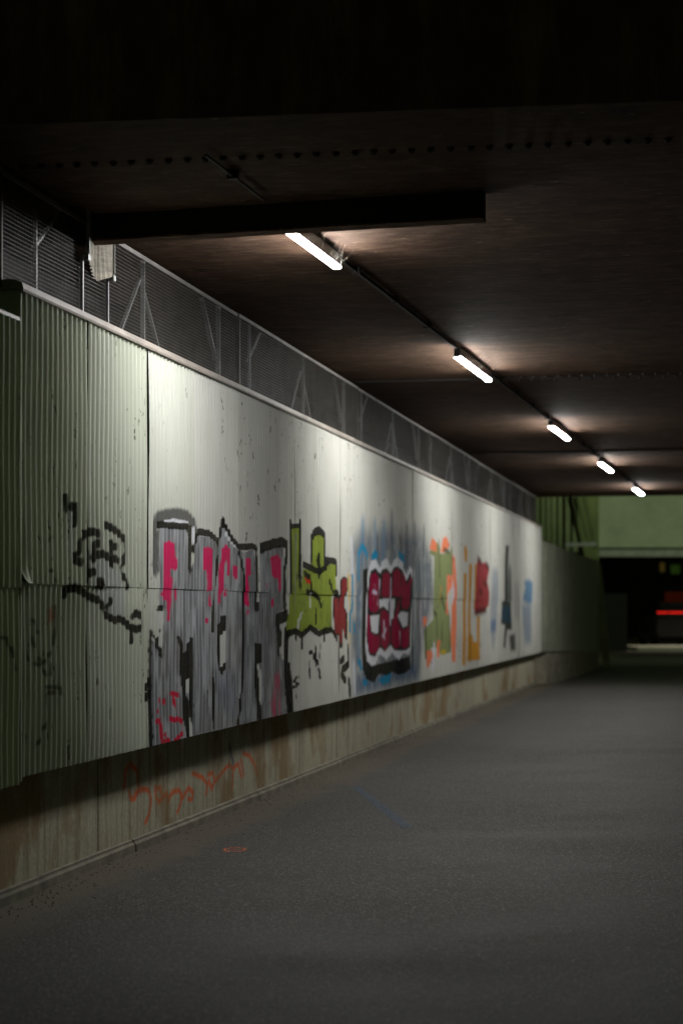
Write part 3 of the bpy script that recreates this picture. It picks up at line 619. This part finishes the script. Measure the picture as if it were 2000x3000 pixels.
# ------------------------------------------------------------------ tube lights and their conduit
KL = .266; LL = math.hypot(1, KL); DL = Vector((KL / LL, 1 / LL, 0)); NL = Vector((1 / LL, -KL / LL, 0))
def lamp_x(y): return UPL * (-.025 + KL * (y / UPL - 10.33))
ends = [UPL * y for y in (10.33, 15.42, 20.75, 25.6, 30.75)]
names = ['nearest and largest lit tube light, cut by the black cross beam', 'second lit tube light from the camera on the ceiling', 'third and middle lit tube light on the ceiling',
         'fourth lit tube light from the camera on the ceiling', 'farthest and smallest lit tube light above the green girder']
def lamp(i, ye, L):
    e = Vector((lamp_x(ye), ye, 0)); a = e - DL * L
    t = thing('tube_light', names[i], 'light', 'tube lights in a row along the ceiling', loc=(a.x, a.y, CZ))
    def P(s, o, z): q = a + DL * s + NL * o; return (q.x, q.y, z)
    def prism(nm, prof, s0, s1, mat, smooth=False):
        n = len(prof); m = MB(); m.add([P(s0, o, z) for o, z in prof] + [P(s1, o, z) for o, z in prof],
            [(k, k + n, (k + 1) % n + n, (k + 1) % n) for k in range(n)] + [tuple(reversed(range(n))), tuple(range(n, 2 * n))])
        adopt(m.build(nm, mat, None, smooth), t)
    prism('housing', [(-.024, CZ - .020), (-.028, CZ - .094), (.028, CZ - .094), (.024, CZ - .020)], .02, L - .02, M['housing'])
    dif = [(-.026, CZ - .095), (-.027, CZ - .106), (-.020, CZ - .112), (.020, CZ - .112), (.027, CZ - .106), (.026, CZ - .095)]
    prism('diffuser', dif, .012, L - .012, M['tube_new' if i == 0 else 'tube'])
    for s0, s1 in ((.0, .011), (L - .011, L)): prism('end_cap', [(-.028, CZ - .103), (.028, CZ - .103), (.028, CZ - .03), (-.028, CZ - .03)], s0, s1, M['housing'])
    for s0 in (.2, L - .24): prism('hanger', [(-.03, CZ - .019), (.03, CZ - .019), (.03, CZ - .001), (-.03, CZ - .001)], s0, s0 + .03, M['housing'])
for i, ye in enumerate(ends): lamp(i, ye, 1.08 if i == 0 else 1.57)
cond = thing('cable_conduit', 'dark cable conduit running along the ceiling between the tube lights', 'conduit', loc=(0, 10, CZ))
runs = [(8.35 * UP, 9.25 * UP)] + [(ends[k] + .06, ends[k + 1] - 1.6) for k in range(4)] + [(ends[4] + .06, 33.6)]
for a, b in runs:
    m = MB(); p = [(lamp_x(a) , a, CZ - .03), (lamp_x(b), b, CZ - .03)]; m.bar(p[0], p[1], .012 if a < 9 else .024, .012 if a < 9 else .024); run = adopt(m.build('conduit_run', M['conduit']), cond)
    y = a + .4
    while y < b:
        m = MB(); c = Vector((lamp_x(y), y, CZ - .024)); m.bar(c - DL * .015, c + DL * .015, .056, .046); adopt(m.build('saddle', M['conduit']), run); y += 1.1
# cobwebs round the first two lights
for i, (ye, L) in enumerate(((ends[0], .8), (ends[1], 1.5))):
    m = MB(); c = Vector((lamp_x(ye), ye, CZ - .085))
    for k in range(9):
        s0 = R.uniform(-L, .02); a = c + DL * s0 + NL * .026; ln = R.uniform(.05, .16)
        b = c + DL * (s0 + R.uniform(-.12, .12)) + NL * ln; b.z = CZ - R.uniform(0, .015)
        mid = (a + b) / 2; mid.z -= R.uniform(.005, .03)
        m.tube([a, mid, b], R.uniform(.0004, .0008), 3)
    tag(m.build('cobweb', M['web']), ['dusty cobweb strands beside the nearest tube light', 'dusty cobweb strands beside the second tube light'][i], 'cobweb', kind='stuff')

# ------------------------------------------------------------------ far end: wing wall, yard, second bridge
wing = thing('wing_wall', 'pale lower wall turning away beyond the far end of the corrugated wall', 'wall', loc=at(1650, 1910, 35.5))
def strip(nm, us, vb, vt, ys, th, mat):
    fr = [(at(u, b, y), at(u, t, y)) for u, b, t, y in zip(us, vb, vt, ys)]
    v = []; n = len(fr)
    for a, b in fr:
        v += [tuple(a), tuple(b), (b.x - .02, b.y + th, b.z), (a.x - .02, a.y + th, a.z)]
    f = []
    for i in range(n - 1):
        for k in range(4): f.append((i * 4 + k, (i + 1) * 4 + k, (i + 1) * 4 + (k + 1) % 4, i * 4 + (k + 1) % 4))
    f += [(0, 1, 2, 3), tuple((n - 1) * 4 + k for k in (3, 2, 1, 0))]
    return mesh(nm, v, f, mat)
us = [1584, 1600, 1620, 1645, 1670, 1700, 1730, 1752]
ys = [34.1, 34.3, 34.8, 35.6, 36.9, 38.8, 41.4, 43.6]
M['wing'] = plain('pale_wing_panel', (.27, .285, .215), .7, 0, .2, 3)
def zpx(z, y): return HY - (z - CAMZ) * FPX / y
adopt(strip('wing_panel', us, [1909] * 8, [1584, 1589, 1596, 1606, 1616, 1627, 1636, 1642], ys, .12, M['wing']), wing)
adopt(strip('wing_foot', [1568] + us[1:], [zpx(0, y) for y in ys], [1911] * 8, [y + .10 for y in ys], .2, M['concrete']), wing)
m = MB(); a = at(1742, 1652, 39.5); b = at(1775, 1930, 39.5); m.hexa([at(1765, 1960, 43.8), at(1788, 1960, 43.8), at(1788, 1960, 44.2), at(1765, 1960, 44.2), at(1734, 1650, 43.8), at(1760, 1655, 43.8), at(1760, 1655, 44.2), at(1734, 1650, 44.2)])
tag(m.build('raking_post', M['green_dark']), 'leaning mossy green post at the end of the wing wall', 'post')
yard = thing('ribbed_screen', 'dim green ribbed screen standing behind the far end of the wall', 'screen', loc=at(1650, 1900, 42))
for u in (1572, 1590, 1606, 1622, 1640, 1662, 1684):
    m = MB(); w = 11 + (u % 5); a = at(u, 1640, 42); m.hexa([at(u - w / 2, 1900, 46.0), at(u + w / 2, 1900, 46.0), at(u + w / 2, 1900, 46.15), at(u - w / 2, 1900, 46.15), at(u - w / 2, 1380, 46.0), at(u + w / 2, 1380, 46.0), at(u + w / 2, 1380, 46.15), at(u - w / 2, 1380, 46.15)])
    adopt(m.build('upright', M['green_mid']), yard)
m = MB(); p0, p1 = at(1540, 1900, 46.25), at(1750, 1370, 46.4); m.box(p0.x, p1.x, 46.22, 46.35, .0, p1.z); adopt(m.build('backing', M['green_dark']), yard)
for (u0, v0, u1, v1, w) in ((1686, 1440, 1722, 1590, .07), (1706, 1440, 1744, 1606, .10)):
    m = MB(); m.bar(at(u0, v0, 45.8), at(u1, v1, 45.8), w, w); adopt(m.build('brace', M['green_dark']), yard)
m = MB(); m.bar(at(1655, 1596, 45.7), at(1744, 1594, 45.7), .08, .1); adopt(m.build('rail', M['galv']), yard)
# second bridge with its girder and pier
YB = 57.0
b2 = thing('far_bridge', 'pale green girder of the next bridge across the far end of the underpass', 'bridge', loc=at(1900, 1620, YB))
L_, R_ = at(1735, 1604, YB), at(2500, 1604, YB)
m = MB(); m.box(L_.x, R_.x, YB, YB + .5, L_.z, 9.0); adopt(m.build('girder', M['green_paint']), b2)
z1_, z0_ = at(0, 1611, YB).z, at(0, 1631, YB).z
m = MB(); m.box(L_.x, R_.x, YB - .25, YB + .6, z0_, z1_); adopt(m.build('bottom_flange', M['grey_lip']), b2)
m = MB(); m.box(at(1758, 0, YB).x, at(1880, 0, YB).x, YB + 3.0, YB + 5, 0, z0_); adopt(m.build('pier', M['far_black']), b2)
m = MB(); m.box(L_.x - 6, R_.x, YB + .6, YB + 5.5, z0_ + .15, z0_ + .6); adopt(m.build('soffit', M['dark_concrete']), b2)
p = at(1862, 1906, 62.5); m = MB(); m.box(p.x, p.x + 14, 62.2, 65.6, 0, .12); tag(m.build('pavement', M['paving']), kind='structure')
# car with a wide red tail light beyond
cy = 67.0; cz0 = .0; cx = at(1923, 0, cy).x + .86
car = thing('parked_car', 'dark car at the far right with a glowing red tail light bar', 'car', loc=(cx, cy, 0))
def carpart(nm, secs, mat):
    n = len(secs[0][1]); v = []; f = []
    for y, prof in secs: v += [(cx + x, cy + y, z) for x, z in prof]
    for i in range(len(secs) - 1):
        for k in range(n): f.append((i * n + k, i * n + (k + 1) % n, (i + 1) * n + (k + 1) % n, (i + 1) * n + k))
    f += [tuple(reversed(range(n))), tuple((len(secs) - 1) * n + k for k in range(n))]
    adopt(mesh(nm, v, f, mat, None, False), car)
def prof(w, z0, z1): return [(-w * .94, z0), (w * .94, z0), (w, z0 + .25), (w * .97, z1 - .12), (w * .86, z1), (-w * .86, z1), (-w * .97, z1 - .12), (-w, z0 + .25)]
carpart('body', [(0, prof(.86, .42, 1.18)), (.15, prof(.94, .30, 1.28)), (3.6, prof(.95, .28, 1.15)), (4.5, prof(.84, .36, .95))], M['car'])
carpart('cabin', [(.25, [(-.80, 1.25), (.80, 1.25), (.66, 1.72), (-.66, 1.72)]), (2.2, [(-.80, 1.2), (.80, 1.2), (.64, 1.78), (-.64, 1.78)]), (3.2, [(-.78, 1.15), (.78, 1.15), (.70, 1.25), (-.70, 1.25)])], M['glass'])
for x0, x1 in ((-.86, -.43), (-.39, .39), (.43, .86)):
    m = MB(); m.box(cx + x0, cx + x1, cy - .035, cy + .06, 1.345, 1.40); adopt(m.build('tail_light', M['red_lamp']), car)
m = MB(); m.box(cx - .88, cx + .88, cy - .02, cy + .2, 1.20, 1.44); adopt(m.build('tailgate_panel', M['car']), car)
for sx in (-1, 1):
    for wy in (.8, 3.6):
        wv, wf = lathe([(.20, -.1), (.33, -.1), (.35, -.06), (.35, .06), (.33, .1), (.20, .1)], 20)
        o = mesh('wheel', [(z, x, y) for x, y, z in wv], wf, M['rubber']); o.location = (cx + sx * .82, cy + wy, .35); adopt(o, car)

fb = thing('far_building', 'dark building far behind the red tail light', 'building', loc=(20, 92, 0))
m = MB(); m.box(2, 60, 92, 104, 0, 11); adopt(m.build('wall', M['far_black']), fb)
M['dim_window'] = glow('dim_window', (1.0, .62, .15), .018); M['dim_green'] = glow('dim_green_window', (.5, 1.0, .2), .004); M['dim_red'] = glow('dim_red_reflection', (1.0, .08, .02), .004)  # dim_red glows in place of a red reflection in the window
for u, v_, w, h, k in ((1938, 1662, .25, .5, 'dim_window'), (1976, 1668, .5, .5, 'dim_green'), (1978, 1758, 1.2, .9, 'dim_red'), (1990, 1832, 1.2, .5, 'dim_green'), (2035, 1690, .5, .8, 'dim_window')):
    c = at(u, v_, 92); m = MB(); m.box(c.x - w / 2, c.x + w / 2, 91.93, 91.99, c.z - h / 2, c.z + h / 2); wn = adopt(m.build('window', M[k]), fb)
    m = MB(); m.box(c.x - w / 2 - .08, c.x + w / 2 + .08, 91.9, 91.99, c.z - h / 2 - .1, c.z - h / 2 - .01); adopt(m.build('sill', M['far_black']), wn)

# ------------------------------------------------------------------ unseen street lamps, added to light the girder and the far pavement
def unseen_street_lamp(x, y, h, power, col, aim, label):
    t = thing('unseen_street_lamp', label, 'street lamp', 'unseen street lamps beyond the underpass', loc=(x, y, 0))
    v, f = lathe([(.11, 0), (.10, .5), (.06, h)], 10); o = mesh('pole', [(a + x, b + y, c) for a, b, c in v], f, M['galv']); adopt(o, t)
    m = MB(); m.bar((x, y, h - .05), (x - .8, y, h + .1), .06); adopt(m.build('arm', M['galv']), t)
    m = MB(); m.box(x - 1.35, x - .75, y - .14, y + .14, h + .06, h + .18); adopt(m.build('lamp_head', M['housing']), t)
    ld = bpy.data.lights.new('unseen_street_light', 'SPOT'); ld.energy = power; ld.color = col; ld.spot_size = math.radians(112); ld.spot_blend = 1.0; ld.shadow_soft_size = .12
    lo = bpy.data.objects.new('unseen_street_light', ld); lo.location = (x - 1.05, y, h + .03)
    lo.rotation_euler = (Vector(aim) - Vector(lo.location)).to_track_quat('-Z', 'Y').to_euler(); link(lo); adopt(lo, t)
unseen_street_lamp(13.0, 38.5, 10.0, 5000, (.84, 1.0, .64), (9.0, 57, 9.0), 'unseen street lamp added in the gap before the next bridge')
unseen_street_lamp(22.0, 66.0, 7.0, 6000, (1.0, .92, .70), (16, 64, 0), 'unseen street lamp added beside the far pavement')

# ------------------------------------------------------------------ small marks on the asphalt and grit along the wall foot
def paint_mark(name, pts, r, col, label, a):
    mm, nt, b = nmat(name + '_paint'); t = NT(nt); b.inputs['Base Color'].default_value = (*col, 1); b.inputs['Roughness'].default_value = .8
    al = t.n('ShaderNodeAttribute', attribute_name='cover'); n = t.noise(t.pos(), 55, 5, .75)
    k = t.n('ShaderNodeMath', operation='MULTIPLY'); t.l(al.outputs['Fac'], k.inputs[0]); t.l(t.ramp(n, [(.38, 0.0), (.6, a)]), k.inputs[1]); t.l(k.outputs[0], b.inputs['Alpha'])
    v = []; f = []; c = []
    for i, p in enumerate(pts):
        d = (pts[min(i + 1, len(pts) - 1)] - pts[max(0, i - 1)]).normalized(); q = Vector((d.y, -d.x, 0))
        for j in range(5):
            w = (j - 2) / 2; v.append((p.x + q.x * w * r, p.y + q.y * w * r, .004)); c.append((1 - abs(w)) ** .5 if r > .05 else 1.0 - .6 * abs(w))
    for i in range(len(pts) - 1):
        for j in range(4): k2 = i * 5 + j; f.append((k2, k2 + 1, k2 + 6, k2 + 5))
    o = mesh(name, v, f, mm); at_ = o.data.attributes.new('cover', 'FLOAT', 'POINT'); at_.data.foreach_set('value', c)
    return tag(o, label, 'paint mark')
def gp(u, v): Y = CAMZ * FPX / (v - HY); return Vector(((u - CX) / FPX * Y, Y, 0))
a, b = gp(1040, 2305), gp(1196, 2428)
paint_mark('paint_mark', [a + (b - a) * (i / 12) for i in range(13)], .055, (.05, .13, .24), 'faint blue paint streak across the asphalt', .5)
c = gp(687, 2491)
paint_mark('paint_mark', [c + Vector((.062 * math.cos(i * .35), .10 * math.sin(i * .35), 0)) for i in range(19)], .016, (.55, .13, .04), 'small orange ring sprayed on the asphalt', .95)
paint_mark('paint_mark', [c + Vector((-.025 + .01 * i, .02 * math.sin(i), 0)) for i in range(6)], .016, (.55, .13, .04), 'tiny orange dash inside the sprayed ring', .95)
paint_mark('paint_mark', [gp(1013 + 8 * i, 2299) for i in range(5)], .02, (.45, .07, .04), 'short red dash sprayed on the asphalt beside the blue streak', .8)
d = MB()
for k in range(900):
    s0 = R.uniform(7.5, 22); o0 = PO + .05 + abs(R.gauss(0, .13)); r = R.uniform(.003, .010); p = Vector(W(s0, o0, r * .3))
    a0 = R.uniform(0, 6); d.add([(p.x + r * math.cos(a0 + q), p.y + r * math.sin(a0 + q), p.z + dz) for q, dz in ((0, 0), (2.1, .0), (4.2, 0))] + [(p.x, p.y, p.z + r * .7), (p.x, p.y, p.z - r * .4)], [(0, 1, 3), (1, 2, 3), (2, 0, 3), (1, 0, 4), (2, 1, 4), (0, 2, 4)])
tag(d.build('grit', M['grit']), 'loose grit and small stones along the foot of the wall', 'grit', kind='stuff')
